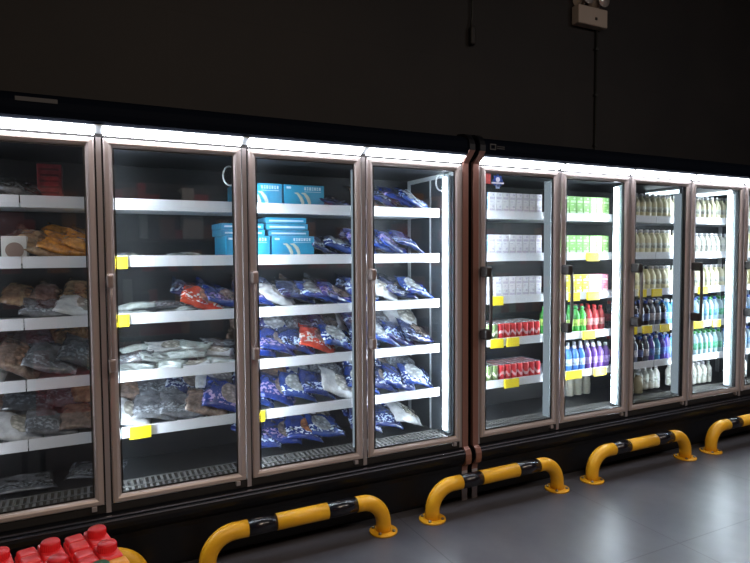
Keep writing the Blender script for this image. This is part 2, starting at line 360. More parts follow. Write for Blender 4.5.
def freezer(name, X0, n, label, segs, tags, led_left, endwall=True, stick=None, tint=0):
    P_ = .75; X1 = X0 + n*P_
    cab = empty(name, ((X0+X1)/2, .4, FL), label, 'freezer', 'upright glass door display freezers')
    e = .045
    # shell
    MB().prism([(.80, FL), (.80, 2.14), (.76, 2.14), (.76, FL)], X0-e, X1+e).build('back_panel', M['black'], cab)
    for xx in (X0-e, X1+.012):
        MB().prism([(.012, -.03), (.012, 1.96), (.76, 1.96), (.76, -.03)], xx, xx+e-.012).build('side_panel', M['black'], cab)
    MB().prism(profile_kick(), X0-e, X1+e).build('kick_panel', M['black'], cab)
    MB().box(X0, X1, -.040, -.030, -.034, -.027, 0).box(X0, X1, -.052, -.044, -.052, -.044, 0).build('sill_trim', M['chrome'], cab)
    MB().prism(profile_canopy(), X0-e, X1+e).build('canopy', M['canopy'], cab)
    MB().box(X0, X1, -.003, .03, -.018, .024, 0).build('bottom_rail', M['gasket'], cab)
    MB().box(X0, X1, -.006, .03, 1.944, 1.964, 0).build('top_rail', M['gasket'], cab)
    # copper end trims that follow the outline of the front
    for xx in (X0-e, X1):
        f = [(.012, FL+.0), (-.004, FL), (-.004, -.19), (-.012, -.155), (-.05, -.13), (-.058, -.1), (-.058, -.06), (-.045, -.03), (-.014, -.012), (-.014, 1.952), (-.07, 2.003), (-.092, 2.030), (-.092, 2.07), (-.08, 2.1), (-.055, 2.13), (-.02, 2.148), (.06, 2.158), (.06, 2.13)]
        inner = [(.012, 1.9)]
        MB().prism([(y, z) for y, z in f if -.2 < z <= 2.030] + [(-.06, 2.030), (.012, 1.975), (.012, -.19)], xx, xx+e).build('end_trim', M['copper'], cab)
        MB().prism([(-.0925, 2.030), (-.092, 2.07), (-.08, 2.1), (-.055, 2.13), (-.02, 2.148), (.06, 2.158), (.06, 2.13), (0, 2.1), (-.06, 2.030)], xx, xx+e).build('end_trim_cap', M['black'], cab)
        MB().prism([(.0, FL), (-.006, FL), (-.006, -.19), (.0, -.19)], xx, xx+e).build('end_trim_foot', M['trimgrey'], cab)
    # liner
    MB().box(X0+.0, X1, .70, .76, .0, 1.94).build('liner_back', M['liner'], cab)
    MB().box(X0, X1, .03, .70, 1.905, 1.94).build('liner_ceiling', M['liner'], cab)
    MB().box(X0, X1, .03, .70, -.018, .02).build('liner_deck', M['deckc'], cab)
    for xx, s in ((X0, 1), (X1-.025, -1)):
        sw = MB().box(xx, xx+.025, .03, .70, .02, 1.905).build('liner_side', M['linerwall'], cab)
        w = xx+.025 if s == 1 else xx-.006
        MB().box(w, w+.006, .66, .70, .02, 1.905).box(w, w+.006, .04, .66, 1.875, 1.905).box(w, w+.006, .36, .375, .02, 1.875).build('liner_trim', M['linertrim'], sw)
    # air grille along the front of the deck
    gr = MB(); gr.box(X0+.03, X1-.03, .045, .06, .02, .055, 0); gr.box(X0+.03, X1-.03, .245, .26, .02, .045, 0); gr.box(X0+.03, X1-.03, .14, .15, .02, .047, 0)
    x = X0+.04
    while x < X1-.05:
        gr.box(x, x+.014, .06, .245, .034, .044, 0); x += .032
    gr.build('air_grille', M['grille'], cab)
    # mullions and their lights
    for i in range(n+1):
        xm = X0 + i*P_
        if 0 < i < n: MB().box(xm-.012, xm+.012, -.008, .03, -.018, 1.945).build('mullion', M['trimgrey'], cab)
        elif i == 0: MB().box(xm, xm+.02, -.006, .03, -.018, 1.945).build('end_post', M['trimgrey'], cab)
        else: MB().box(xm-.02, xm, -.006, .03, -.018, 1.945).build('end_post', M['trimgrey'], cab)
        MB().box(max(X0, xm-.034), min(X1, xm+.034), .0305, .040, -.018, 1.945).build('mullion_light_stop', M['gasket'], cab)  # black plate added to keep the gaps dark and block leaking light
        left = i in led_left
        if i == 0: left = False
        if i == n: left = True
        if i == 0: x0, x1 = xm+.027, xm+.045
        elif i == n: x0, x1 = xm-.05, xm-.032
        else: x0, x1 = xm-.022, xm+.022
        LEDY = (.055, .135)
        if i == n and n == 4: LEDY = (.085, .165)
        st = MB().box(x0, x1, LEDY[0]+.001, LEDY[1], .06, 1.885, 0, .003).build('light_strip', M['housing'], cab)
        lx = (x0-.004, x0-.0005) if left else (x1+.0005, x1+.004)
        MB().box(lx[0], lx[1], LEDY[0]+.032, LEDY[1]-.008, .075, 1.87).build('lens', M['ledsoft'] if i == 0 and n == 4 else M['led'], st)
        if 0 < i < n and not left:
            MB().box(x0-.004, x0-.0005, LEDY[0]+.006, LEDY[1]-.006, .075, 1.87).build('side_diffuser', M['leddim'], st)
    # canopy light: a sloping diffuser for each door
    for i in range(n):
        a = X0 + i*P_ + (.022 if i else .015); b = X0 + (i+1)*P_ - (.018 if i < n-1 else .012)
        fx = MB().prism([(-.002, 1.962), (-.058, 1.994), (-.058, 2.0), (-.002, 1.968)], X0+i*P_, X0+(i+1)*P_).build('canopy_light', M['housing'], cab)
        MB().prism([(-.003, 1.958), (-.006, 1.956), (-.062, 1.990), (-.060, 1.9935)], a, b).build('diffuser', M['ledtop'], fx)
        dr = make_door(cab, X0+i*P_, X0+(i+1)*P_, grip_dark=(X0 > 3))
        if stick is not None and i == 0:
            s1 = MB().box(3.195, 3.235, -.0115, -.009, 1.822, 1.895).build('red_sticker', [mat('red_sticker', (.62, .10, .10), .5, vary=.4, vscale=120)], dr)
            s1['label'] = 'small red sticker'
            sb = MB(); cx, cz = 3.298, 1.843
            sb.lathe([(0, -.0012), (.034, -.0012), (.034, .0012), (0, .0012)], (cx, -.0102, cz+.006), 20, 0, False, ax='Y')
            for k in range(8):
                r = Matrix.Rotation(k*pi/4, 3, 'Y'); sb.box(cx-.009, cx+.009, -.0114, -.009, cz+.036, cz+.05, 0, rot=r, piv=(cx, -.01, cz+.006))
            sb.box(cx-.055, cx+.055, -.0118, -.0114, cz-.018, cz-.006, 1)
            sb.lathe([(0, -.0012), (.018, -.0012), (.018, .0012), (0, .0012)], (cx, -.0118, cz+.012), 16, 1, False, ax='Y')
            sb.prism([(-.0114, cz-.02), (-.0114, cz-.05), (-.009, cz-.05), (-.009, cz-.02)], cx-.016, cx+.016, 2)
            s2 = sb.build('gear_sticker', [mat('sticker_blue', (.03, .09, .42), .5), mat('sticker_white', (.75, .8, .95), .5), mat('sticker_pale_blue', (.35, .45, .75), .5)], dr)
            s2['label'] = 'blue gear shaped sticker'
    # shelves
    for r, z in enumerate(RAILZ):
        for (a, b) in segs:
            sh = MB().box(a+.004, b-.004, .20, .685, z-DROP-.016, z-DROP).build('shelf', M['white'], cab)
            MB().prism([(.186, z), (.191, z), (.196, z-.058), (.20, z-.062), (.190, z-.062)], a+.003, b-.003).build('price_rail', M['rail'], sh)
            for rr, t0, t1 in tags:
                if rr == r and a <= t0 < b: price_tag(sh, t0, t1, z)
    return cab

tagsA = [(1, .795, .885), (2, .80, .885), (4, .87, .985), (4, 1.56, 1.65)]
tagsB = [(2, 3.40, 3.505), (3, 3.25, 3.305), (3, 3.39, 3.51), (3, 3.54, 3.66), (4, 3.52, 3.66),
         (1, 4.36, 4.50), (2, 4.17, 4.29), (2, 4.37, 4.51), (3, 4.33, 4.47), (4, 4.15, 4.32), (4, 4.46, 4.60),
         (2, 4.99, 5.08), (2, 5.15, 5.28), (3, 4.90, 4.97), (3, 5.04, 5.16), (3, 5.27, 5.39),
         (2, 5.78, 5.92), (3, 5.73, 5.87), (3, 6.0, 6.12)]
cabA = freezer('display_freezer', 0, 4, 'long black freezer with four champagne framed glass doors, left of the copper trims',
               [(.045, .378), (.378, 1.5), (1.5, 2.94)], tagsA, {4})
XB = 3.131
cabB = freezer('display_freezer', XB, 5, 'long black freezer holding drinks and milk, right of the copper trims',
               [(XB+.045, 3.9), (3.9, 5.2), (5.2, 6.84)], tagsB, {2, 4, 5}, stick=True)
# horizontal emissive bars under the ceiling of the drinks freezer
for xm, z, ya, yb in ((5.35, 1.845, .06, .42), (6.095, 1.868, .06, .55)):
    st = MB().box(xm-.014, xm+.014, ya, yb, z, 1.905, 0, .003).build('top_bar', M['housing'], cabB)
    MB().box(xm-.0175, xm-.0145, ya+.01, yb-.01, z+.003, z+.035).build('lens', M['glowbar'], st)
# loops of white cable in the upper corners
def loop(x, z, y=.19):
    pts = []
    for k in range(15):
        a = -pi/2 - k*pi*1.15/14
        pts.append((x+.035+.035*math.cos(a)*1.1, y, z+.055*math.sin(a)))
    pts = [(x+.06, y, z-.05)] + pts + [(x+.07, y, z+.07)]
    MB().tube(pts, .005, 8).build('heater_cable', M['wire'], cabA)
loop(1.41, 1.80, .12); loop(2.87, 1.83, .12)
# canopy marks
MB().box(.397, .575, -.0795, -.0745, 2.078, 2.098, 0).build('faded_label', [mat('faded_label', (.05, .052, .06), .6)], cabA)
bd = MB(); bd.frame(3.175, 3.225, 2.045, 2.085, [(0, -.078), (0, -.0845), (.007, -.0845), (.007, -.078)]); bd.box(3.235, 3.30, -.0845, -.078, 2.055, 2.06).box(3.235, 3.30, -.0845, -.078, 2.068, 2.072)
bd.build('canopy_badge', [mat('dim_badge', (.06, .06, .065), .5)], cabB)

# ------------------------------------------------------------------ bags
def bag_mesh(name, w, l, t, seed, nx=14, ny=10):
    rnd = random.Random(seed)
    ph = [rnd.uniform(0, 6.28) for _ in range(8)]
    bm = bmesh.new(); uvl = bm.loops.layers.uv.new('UVMap')
    top, bot = {}, {}
    for i in range(nx+1):
        for j in range(ny+1):
            u = i/nx*2-1; v = j/ny*2-1
            k = max(0, 1-abs(u)**4)**.7 * max(0, 1-abs(v)**4)**.7
            seal = max(0, (abs(u)-.85)/.15)
            x = u*w/2*(1+.03*math.sin(3*v+ph[0])); y = v*l/2*(1+.04*math.sin(2.5*u+ph[1]))*(1-.06*(1-seal)*abs(u))
            crk = .0035*math.sin(13*u+ph[4]+3*math.sin(4*v+ph[2]))*(1-abs(u))
            lump = 1+.22*math.sin(4.1*u+ph[2])*math.sin(3.3*v+ph[3])+.14*math.sin(7*u+ph[4]+2*v)
            bend = .010*math.sin(2*u+ph[5])+.006*math.sin(3*v+ph[6])+seal*.006*math.sin(9*v+ph[7])
            z = t/2*k*lump + crk*(t > .04)
            top[i, j] = bm.verts.new((x, y, bend+z+.001))
            edge = i in (0, nx) or j in (0, ny)
            bot[i, j] = top[i, j] if edge else bm.verts.new((x, y, bend-z-.001))
    for i in range(nx):
        for j in range(ny):
            for d, flip in ((top, 0), (bot, 1)):
                idx = [(i, j), (i+1, j), (i+1, j+1), (i, j+1)]
                if flip: idx = idx[::-1]
                vs = [d[q] for q in idx]
                if len(set(vs)) < 4: continue
                try: f = bm.faces.new(vs)
                except ValueError: continue
                f.smooth = True
                for lp, q in zip(f.loops, idx): lp[uvl].uv = (q[0]/nx, q[1]/ny)
    me = bpy.data.meshes.new(name); bm.to_mesh(me); bm.free()
    me.materials.append(BM['blue'])
    return me
BAGS = {('pouch', k): bag_mesh('pouch', .26, .24, .05, 10+k, 18, 16) for k in range(5)}
BAGS.update({('long', k): bag_mesh('long_parcel', .25, .095, .026, 30+k) for k in range(4)})
BAGS.update({('flat', k): bag_mesh('flat_packet', .30, .24, .028, 50+k) for k in range(3)})
BDESC = dict(blue_o='blue bag with orange food', blue_b='blue bag with beige food', blue_w='blue and white frozen bag', blue='plain blue frozen bag',
             navy='dark navy frozen bag', red='red printed frozen bag', white='whitish wrapped fish packet', milky='milky white frozen bag', brown='brown frozen food bag',
             grey='grey frozen food bag', dark='dark clear frozen bag', orange='bright orange food bag', tan='tan frozen food bag')
LAYER = ['front row', 'back row', 'upper layer', 'top layer']
def shelfname(r): return 'freezer deck' if r == 5 else ORD[r]+' shelf'
def bag(kind, shape, loc, rot, lab, group):
    me = BAGS[(shape, random.randrange(sum(1 for k in BAGS if k[0] == shape)))]
    o = bpy.data.objects.new({'pouch': 'frozen_food_bag', 'long': 'wrapped_fish', 'flat': 'frozen_food_packet'}[shape], me)
    COL.objects.link(o); o.location = loc; o.rotation_euler = rot
    o.material_slots[0].link = 'OBJECT'; o.material_slots[0].material = BM[kind]
    tag(o, lab, 'frozen food', group); return o
def shingle(door, row, layer, x0, x1, kinds, y, tilt, step, pitch=0., lift=0., shape='pouch', jit=1.):
    zb = (RAILZ[row]-DROP if row < 5 else .047)
    w = {'pouch': .27, 'long': .30, 'flat': .30}[shape]; l = {'pouch': .21, 'long': .10, 'flat': .24}[shape]
    th = math.radians(tilt*.75); ps = math.radians(pitch+18)
    n = max(1, int(round((x1-x0)/step)))
    for i in range(n):
        k = kinds[i % len(kinds)]
        tt = th*random.uniform(1-.12*jit, 1+.12*jit)
        h = abs(math.sin(tt))*w/2 + abs(math.sin(ps))*l/2*math.cos(tt) + .026
        x = x0 + step*(i+.5)
        rz = random.uniform(-.16, .16)*jit
        bag(k, shape, (x, y+random.uniform(-.012, .012)*jit, zb+h+lift), (ps, tt, rz),
            f"{BDESC[k]}, {ORD[i]} from left, {LAYER[layer]}, {shelfname(row)}, {ORD[door]} door",
            f"frozen bags on the {shelfname(row)} behind the {ORD[door]} door")
def stackflat(door, row, layer, items, y, lift=0., shape='long'):
    zb = (RAILZ[row]-DROP if row < 5 else .047)
    for i, (k, x, dy, rz) in enumerate(items):
        bag(k, shape, (x, y+dy, zb+.024+lift), (random.uniform(.15, .5) if shape == 'long' else .08, random.uniform(-.16, .16) if shape == 'long' else 0, math.radians(rz)),
            f"{BDESC[k]}, {ORD[i]} from left, {LAYER[layer]}, {shelfname(row)}, {ORD[door]} door",
            f"frozen packets on the {shelfname(row)} behind the {ORD[door]} door")

# first door (dim, left edge of the photograph)
shingle(0, 0, 0, .1, .42, ['dark', 'grey'], .33, 14, .16, 0)
shingle(0, 1, 0, .42, .74, ['tan', 'orange', 'orange'], .32, 22, .11, 8)
shingle(0, 1, 1, .35, .75, ['brown', 'orange', 'tan'], .54, 34, .14, 10)
shingle(0, 2, 0, .4, .76, ['grey', 'milky', 'grey'], .32, 12, .17, 0)
shingle(0, 2, 1, .3, .76, ['tan', 'brown', 'tan'], .55, 30, .15, 10)
shingle(0, 3, 0, .10, .74, ['milky', 'brown', 'grey', 'dark'], .33, 30, .16, 15)
shingle(0, 3, 1, .10, .74, ['red', 'brown', 'tan', 'dark'], .56, 40, .16, 10)
shingle(0, 4, 0, .06, .74, ['grey', 'milky', 'grey', 'brown'], .33, 14, .17, 4)
shingle(0, 4, 1, .06, .74, ['grey', 'dark', 'grey', 'dark'], .56, 36, .15, 10)
stackflat(0, 5, 0, [('grey', .33, 0, 12), ('grey', .70, .03, -14)], .40, 0, 'flat')
# second door
stackflat(1, 0, 0, [('milky', .97, 0, 5), ('grey', 1.30, .02, -6)], .36, 0, 'flat')
stackflat(1, 1, 0, [('milky', .92, -.01, 4), ('milky', 1.26, .0, -7)], .34, 0, 'flat')
stackflat(1, 2, 0, [('white', .93, 0, 14), ('white', 1.16, .05, -12)], .30, 0, 'long')
stackflat(1, 2, 2, [('white', .92, 0, -10), ('grey', 1.10, .03, 15)], .36, .036, 'long')
shingle(1, 2, 0, 1.25, 1.5, ['red', 'blue_b'], .32, 20, .13, 6)
shingle(1, 2, 1, 1.20, 1.5, ['navy', 'blue'], .55, 30, .15, 8)
rw = random.Random(5)
for lay, (yy, ll, nn, x0) in enumerate(((.265, .012, 4, .90), (.44, .02, 4, .88), (.33, .062, 4, .88), (.42, .105, 4, .94))):
    stackflat(1, 3, lay, [(('white', 'white', 'milky', 'white', 'grey')[(q+lay*2) % 5], x0+q*.165+rw.uniform(-.02, .02), rw.uniform(-.01, .03), rw.choice((-1, 1))*rw.uniform(6, 32)) for q in range(nn)], yy, ll)
shingle(1, 4, 0, .80, 1.36, ['milky', 'grey', 'grey', 'brown'], .31, 17, .15, 5)
shingle(1, 4, 0, 1.36, 1.5, ['blue_b'], .30, 24, .14, 20)
shingle(1, 4, 1, .78, 1.5, ['blue_w', 'brown', 'milky', 'brown', 'red'], .55, 36, .145, 10)
# third door
shingle(2, 0, 0, 2.1, 2.26, ['navy'], .34, 16, .15, 0)
shingle(2, 1, 0, 2.05, 2.26, ['navy', 'blue_w'], .34, 20, .12, 0)
shingle(2, 2, 0, 1.56, 2.26, ['blue_b', 'milky', 'navy', 'blue_w', 'blue_b'], .32, 22, .14, 5)
shingle(2, 2, 1, 1.56, 2.26, ['brown', 'navy', 'brown', 'grey'], .55, 34, .17, 8)
shingle(2, 3, 0, 1.56, 2.26, ['blue_b', 'blue_b', 'blue', 'red', 'blue_w'], .32, 25, .14, 12)
shingle(2, 3, 1, 1.56, 2.26, ['brown', 'blue', 'blue_w', 'navy', 'milky'], .55, 40, .14, 12)
shingle(2, 4, 0, 1.56, 2.26, ['blue_w', 'blue_b', 'blue_w', 'blue', 'milky'], .32, 27, .14, 14)
shingle(2, 4, 1, 1.56, 2.26, ['brown', 'navy', 'milky', 'blue', 'milky'], .55, 42, .14, 12)
shingle(2, 5, 0, 1.60, 2.20, ['blue', 'blue_b', 'blue_o', 'blue_w'], .40, 20, .15, 8)
shingle(2, 5, 1, 1.56, 2.26, ['blue', 'brown', 'navy', 'milky'], .585, 34, .17, 8)
# fourth door
shingle(3, 0, 0, 2.34, 2.86, ['brown', 'navy', 'blue_b', 'blue_w'], .33, 30, .13, 4)
shingle(3, 1, 0, 2.32, 2.80, ['blue_b', 'blue_w', 'blue_b', 'blue'], .32, 32, .12, 8)
shingle(3, 1, 1, 2.34, 2.84, ['navy', 'brown', 'blue'], .55, 36, .16, 8)
shingle(3, 2, 0, 2.32, 2.88, ['blue_w', 'milky', 'navy', 'blue_w'], .32, 25, .14, 8)
shingle(3, 2, 1, 2.32, 2.88, ['navy', 'brown', 'grey'], .55, 34, .17, 8)
shingle(3, 3, 0, 2.32, 2.88, ['navy', 'blue_w', 'blue', 'navy'], .32, 25, .14, 10)
shingle(3, 3, 1, 2.32, 2.88, ['milky', 'brown', 'navy', 'grey'], .55, 40, .14, 10)
shingle(3, 4, 0, 2.32, 2.88, ['blue_w', 'navy', 'blue', 'blue_w'], .32, 25, .14, 12)
shingle(3, 4, 1, 2.32, 2.88, ['navy', 'milky', 'grey', 'navy'], .55, 40, .14, 12)
shingle(3, 5, 0, 2.36, 2.84, ['navy', 'blue', 'milky'], .40, 20, .16, 8)
shingle(3, 5, 1, 2.34, 2.86, ['blue', 'navy', 'blue_w'], .585, 34, .17, 8)

# loose bags thrown on top of the back rows
for door, x0, x1, kk in ((0, .10, .74, ['brown', 'dark', 'grey', 'tan']), (1, .80, 1.48, ['brown', 'grey', 'navy', 'milky']), (2, 1.56, 2.26, ['navy', 'brown', 'blue_w', 'grey']), (3, 2.34, 2.86, ['blue_w', 'navy', 'grey', 'milky'])):
    for row in (3, 4):
        if (door, row) == (1, 3): continue
        k2 = kk[row % 2:] + kk[:row % 2]
        shingle(door, row, 2, x0, x1, k2, .50, random.choice((-12, 12)), .175, 12, .105, 'pouch', 1.6)

# white carton, red box at the far left
def simple_box(name, x0, x1, y0, y1, z0, h, m, lab, cat, rz=0, extra=None):
    e = empty(name, ((x0+x1)/2, (y0+y1)/2, z0), lab, cat)
    MB().box(x0, x1, y0, y1, z0, z0+h, 0, .004).build('carton', m, e)
    if extra: extra(e)
    e.rotation_euler.z = rz
    return e
zz = RAILZ[1]-DROP
def band(e):
    MB().lathe([(0, -.0015), (.042, -.0015), (.042, .0015), (0, .0015)], (.345, .2215, zz+.07), 20, 0, False, ax='Y').build('printed_oval', mat('brown_print', (.25, .17, .14), .5), e)
simple_box('carton_box', .285, .40, .225, .36, zz, .145, mat('white_carton', (.62, .6, .57), .5), 'white carton with brown oval print, left of the orange bags, first door', 'box', 0, band)
zz0 = RAILZ[0]-DROP
def tex(e):
    m = MB()
    for k in range(6): m.box(.465, .555, .338, .341, zz0+.03+k*.032, zz0+.042+k*.032)
    m.build('printed_lines', mat('dark_red_print', (.10, .01, .012), .5), e)
simple_box('carton_box', .45, .57, .341, .5, zz0, .225, mat('deep_red_carton', (.22, .02, .025), .5, vary=.3, vscale=40), 'tall deep red carton on the top shelf behind the first door', 'box', 0, tex)

# cyan seafood cartons
CY = mat('cyan_carton', (.035, .33, .56), .35, coat=.3, vary=.12, vscale=12)
CYW = mat('cyan_carton_print', (.62, .78, .88), .4); CYB = mat('beige_emblem', (.55, .58, .50), .5); CYT = mat('pale_carton_edge', (.40, .72, .82), .35)
def cyan_box(x0, x1, y0, z0, h, d, lab, front=True, rz=0.):
    e = empty('seafood_carton', ((x0+x1)/2, y0+d/2, z0), lab, 'box', 'cyan seafood cartons')
    MB().box(x0, x1, y0, y0+d, z0, z0+h, 0, .003).build('carton', CY, e)
    w = x1-x0; f = y0-.0012
    MB().box(x1-.0008, x1+.0018, y0+.02, y0+d-.01, z0+h*.1, z0+h*.92).build('end_flap', CYT, e)
    if front:
        t = MB()
        for k in range(7):
            q = x0+w*(.50+.062*k); t.box(q, q+w*.036, f, y0, z0+h*.80, z0+h*.92)
            if k % 2: t.box(q+w*.008, q+w*.028, f-.0006, f, z0+h*.84, z0+h*.88, 1)
        t.box(x0+w*.5, x1-w*.08, f, y0, z0+h*.73, z0+h*.745); t.box(x0+w*.06, x0+w*.17, f, y0, z0+h*.84, z0+h*.92)
        t.build('printed_letters', [CYW, CY], e)
        m = MB()
        for dx in (0, w*.17):
            cx, cz = x0+w*.42+dx, z0+h*.30
            pts = [(cx-w*.17, f, cz+h*.38), (cx-w*.09, f, cz+h*.36), (cx-w*.01, f, cz+h*.20), (cx+w*.035, f, cz+h*.02), (cx+w*.02, f, cz-h*.16), (cx-w*.03, f, cz-h*.25)]
            ps = []
            for i in range(len(pts)-1):
                for q in range(4):
                    ps.append(tuple(Vector(pts[i]).lerp(Vector(pts[i+1]), q/4)))
            rr = [.0012+.0105*math.sin(pi*(i+.5)/len(ps)) for i in range(len(ps))]
            b = MB(); b.tube(ps, rr, 10)
            for v in b.bm.verts: v.co.y = f+(v.co.y-f)*.12
            me = bpy.data.meshes.new('t'); b.bm.to_mesh(me); m.bm.from_mesh(me); b.bm.free(); bpy.data.meshes.remove(me)
        m.build('curved_emblem', CYB, e)
    e.rotation_euler.z = rz
    return e
z0 = RAILZ[0]-DROP; z1 = RAILZ[1]-DROP
cyan_box(1.53, 1.80, .24, z0, .165, .34, 'cyan seafood carton with pale emblem, left one on the top shelf')
cyan_box(1.812, 2.083, .24, z0, .165, .34, 'cyan seafood carton with pale emblem, right one on the top shelf')
cyan_box(1.44, 1.717, .24, z1, .155, .34, 'cyan seafood carton standing on the second shelf, left of its twin')
cyan_box(1.73, 2.01, .24, z1, .155, .34, 'cyan seafood carton standing on the second shelf, under the flat cartons')
k = 0
for (a, b, dz, yy, lab) in ((1.715, 1.985, .1565, .27, 'lowest of three flat cyan cartons on the second shelf'), (1.70, 1.975, .1965, .26, 'middle one of three flat cyan cartons on the second shelf'), (1.70, 1.968, .2365, .27, 'topmost of three flat cyan cartons on the second shelf'),
                        (1.42, 1.69, .1565, .26, 'lower flat cyan carton in the shorter pile beside the mullion'), (1.42, 1.685, .1965, .27, 'upper flat cyan carton in the shorter pile beside the mullion')):
    e = cyan_box(a, b, yy, z1+dz, .037, .30, lab, False)
    MB().box(a+.02, b-.02, yy-.0012, yy, z1+dz+.012, z1+dz+.022).build('printed_stripe', CYW, e)

# ------------------------------------------------------------------ drinks and cartons
def proto_can():
    e = empty('drink_can', (0, 0, 0)); r = .0275
    MB().lathe([(.6*r, 0), (.8*r, .002), (r, .012), (r, .128), (.86*r, .142), (.84*r, .1425)], seg=20).build('can_body', CAN_RED, e, keep=True)
    MB().lathe([(.84*r, .1425), (.88*r, .1465), (.80*r, .1465), (.78*r, .141), (0, .141)], seg=20).box(-.008, .004, -.004, .004, .1412, .1432).build('can_lid', M['chrome'], e, keep=True)
    MB().tube([(-.9*r+.0*k, -.0285*math.cos(.0), 0) for k in (0, 1)], .0001) if False else None
    return e
def can_mat(name, c1, c2, sw=.5):
    m, nt, b, out = new_mat(name)
    tc = nt.nodes.new('ShaderNodeTexCoord'); sp = nt.nodes.new('ShaderNodeSeparateXYZ'); nt.links.new(tc.outputs['Object'], sp.inputs[0])
    s1 = nt.nodes.new('ShaderNodeMath'); s1.operation = 'MULTIPLY'; s1.inputs[1].default_value = 160/S
    nt.links.new(sp.outputs[0], s1.inputs[0])
    s2 = nt.nodes.new('ShaderNodeMath'); s2.operation = 'SINE'; nt.links.new(s1.outputs[0], s2.inputs[0])
    s3 = nt.nodes.new('ShaderNodeMath'); s3.operation = 'MULTIPLY_ADD'; s3.inputs[1].default_value = .012*S; s3.inputs[2].default_value = .072*S
    nt.links.new(s2.outputs[0], s3.inputs[0])
    c = nt.nodes.new('ShaderNodeMath'); c.operation = 'COMPARE'; c.inputs[2].default_value = .011*S
    nt.links.new(sp.outputs[2], c.inputs[0]); nt.links.new(s3.outputs[0], c.inputs[1])
    mx = nt.nodes.new('ShaderNodeMixRGB'); mx.inputs[1].default_value = (*c1, 1); mx.inputs[2].default_value = (*c2, 1)
    nt.links.new(c.outputs[0], mx.inputs[0]); nt.links.new(mx.outputs[0], b.inputs['Base Color'])
    b.inputs['Roughness'].default_value = .28; b.inputs['Metallic'].default_value = .35
    return m
CAN_RED = can_mat('red_can', (.60, .025, .03), (.72, .42, .42))
CAN_GRN = can_mat('green_can', (.18, .26, .10), (.7, .72, .55))
protos = []
def swap_mat(e, child, m):
    for ch in [x for x in bpy.data.objects if x.parent == e]:
        if ch.name.startswith(child):
            ch.data = ch.data.copy(); ch.data.materials[0] = m
RED = proto_can()
GRN = copy_tree(RED); swap_mat(GRN, 'can_body', CAN_GRN)

def proto_carton(cf, cs, w=.062, h=.088, d=.045, straw=True):
    e = empty('milk_carton', (0, 0, 0))
    MB().box(-w/2, w/2, -d/2, d/2, 0, h, 0, .002, 1).build('carton', cf, e, keep=True)
    p = MB().box(-w*.38, w*.38, -d/2-.0007, -d/2, h*.42, h*.62).box(-w*.3, w*.1, -d/2-.0007, -d/2, h*.2, h*.27)
    p.lathe([(0, -.0004), (.009, -.0004), (.009, .0004), (0, .0004)], (w*.18, -d/2-.0006, h*.8), 12, 0, False, ax='Y')
    p.build('printed_label', cs, e, keep=True)
    return e
whitec = mat('white_carton_board', (.84, .82, .86), .4)
C_W = proto_carton(whitec, mat('pale_violet_print', (.62, .58, .70), .5))
C_B = proto_carton(mat('blue_carton_board', (.30, .52, .78), .4), mat('white_print', (.8, .85, .9), .5))
C_G = proto_carton(mat('green_carton_board', (.28, .58, .16), .4), mat('pale_green_print', (.62, .82, .50), .5), .072, .088)
C_Y = proto_carton(mat('yellow_carton_board', (.76, .68, .05), .4), mat('pale_yellow_print', (.85, .85, .6), .5), .072, .088)
C_P = proto_carton(mat('pink_carton_board', (.78, .26, .36), .4), mat('pale_pink_print', (.9, .75, .75), .5), .072, .088)

def proto_bottle(liq, cap, lab, r=.0352, h=.232, neck=.013, kind='drink_bottle', shoulder=.62, capm=None):
    e = empty(kind, (0, 0, 0))
    MB().lathe([(0, .003), (.7*r, 0), (.95*r, .008), (r, .02), (.96*r, h*.22), (.98*r, h*.30), (r, h*.36), (r, h*(shoulder+.04)), (.95*r, h*(shoulder+.09)), (.72*r, h*(shoulder+.17)), (neck*1.2, h*(shoulder+.245)), (neck, h-.024), (0, h-.024)], seg=18).build('bottle_body', liq, e, keep=True)
    MB().lathe([(neck*.9, h-.026), (neck*1.15, h-.024), (neck*1.15, h-.003), (neck*.95, h), (0, h)], seg=14).build('bottle_cap', cap, e, keep=True)
    if lab is not None:
        MB().lathe([(r*1.0, h*.30), (r*1.02, h*.305), (r*1.02, h*(shoulder-.08)), (r*1.0, h*(shoulder-.075))], seg=18).build('bottle_label', lab, e, keep=True)
    return e
def pet(name, c, rough=.12): return mat(name, c, rough, coat=.4)
capw = mat('white_cap', (.8, .8, .82), .4); capb = mat('blue_cap', (.05, .12, .5), .4); capk = mat('dark_cap', (.03, .03, .05), .4)
capr = mat('red_cap', (.55, .03, .03), .4); capg = mat('green_cap', (.05, .35, .08), .4); capy = mat('yellow_cap', (.7, .55, .05), .4)
def lab_mat(name, c1, c2): return mat(name, c1, .45, vary=.5, vscale=60)
B_GREEN = proto_bottle(pet('green_soda', (.06, .36, .06)), capg, lab_mat('lime_label', (.42, .62, .12), 0))
B_RED = proto_bottle(pet('red_soda', (.50, .05, .06)), capr, lab_mat('rose_label', (.65, .3, .3), 0))
B_BLUE = proto_bottle(pet('blue_drink', (.06, .22, .68)), capw, lab_mat('white_blue_label', (.45, .55, .72), 0))
B_PURP = proto_bottle(pet('purple_drink', (.15, .06, .32)), capw, lab_mat('violet_label', (.32, .2, .5), 0))
B_COLA = proto_bottle(pet('cola', (.018, .012, .02)), capb, lab_mat('navy_label', (.10, .13, .30), 0), h=.25)
B_COLAR = proto_bottle(pet('cola_red', (.03, .012, .012)), capr, lab_mat('red_label', (.50, .06, .07), 0), h=.25)
B_COLAW = proto_bottle(pet('cola_light', (.10, .11, .16)), capw, lab_mat('silver_label', (.45, .42, .48), 0), h=.25)
B_SKY = proto_bottle(pet('sky_drink', (.12, .40, .72)), capw, lab_mat('sky_label', (.35, .6, .8), 0), h=.25)
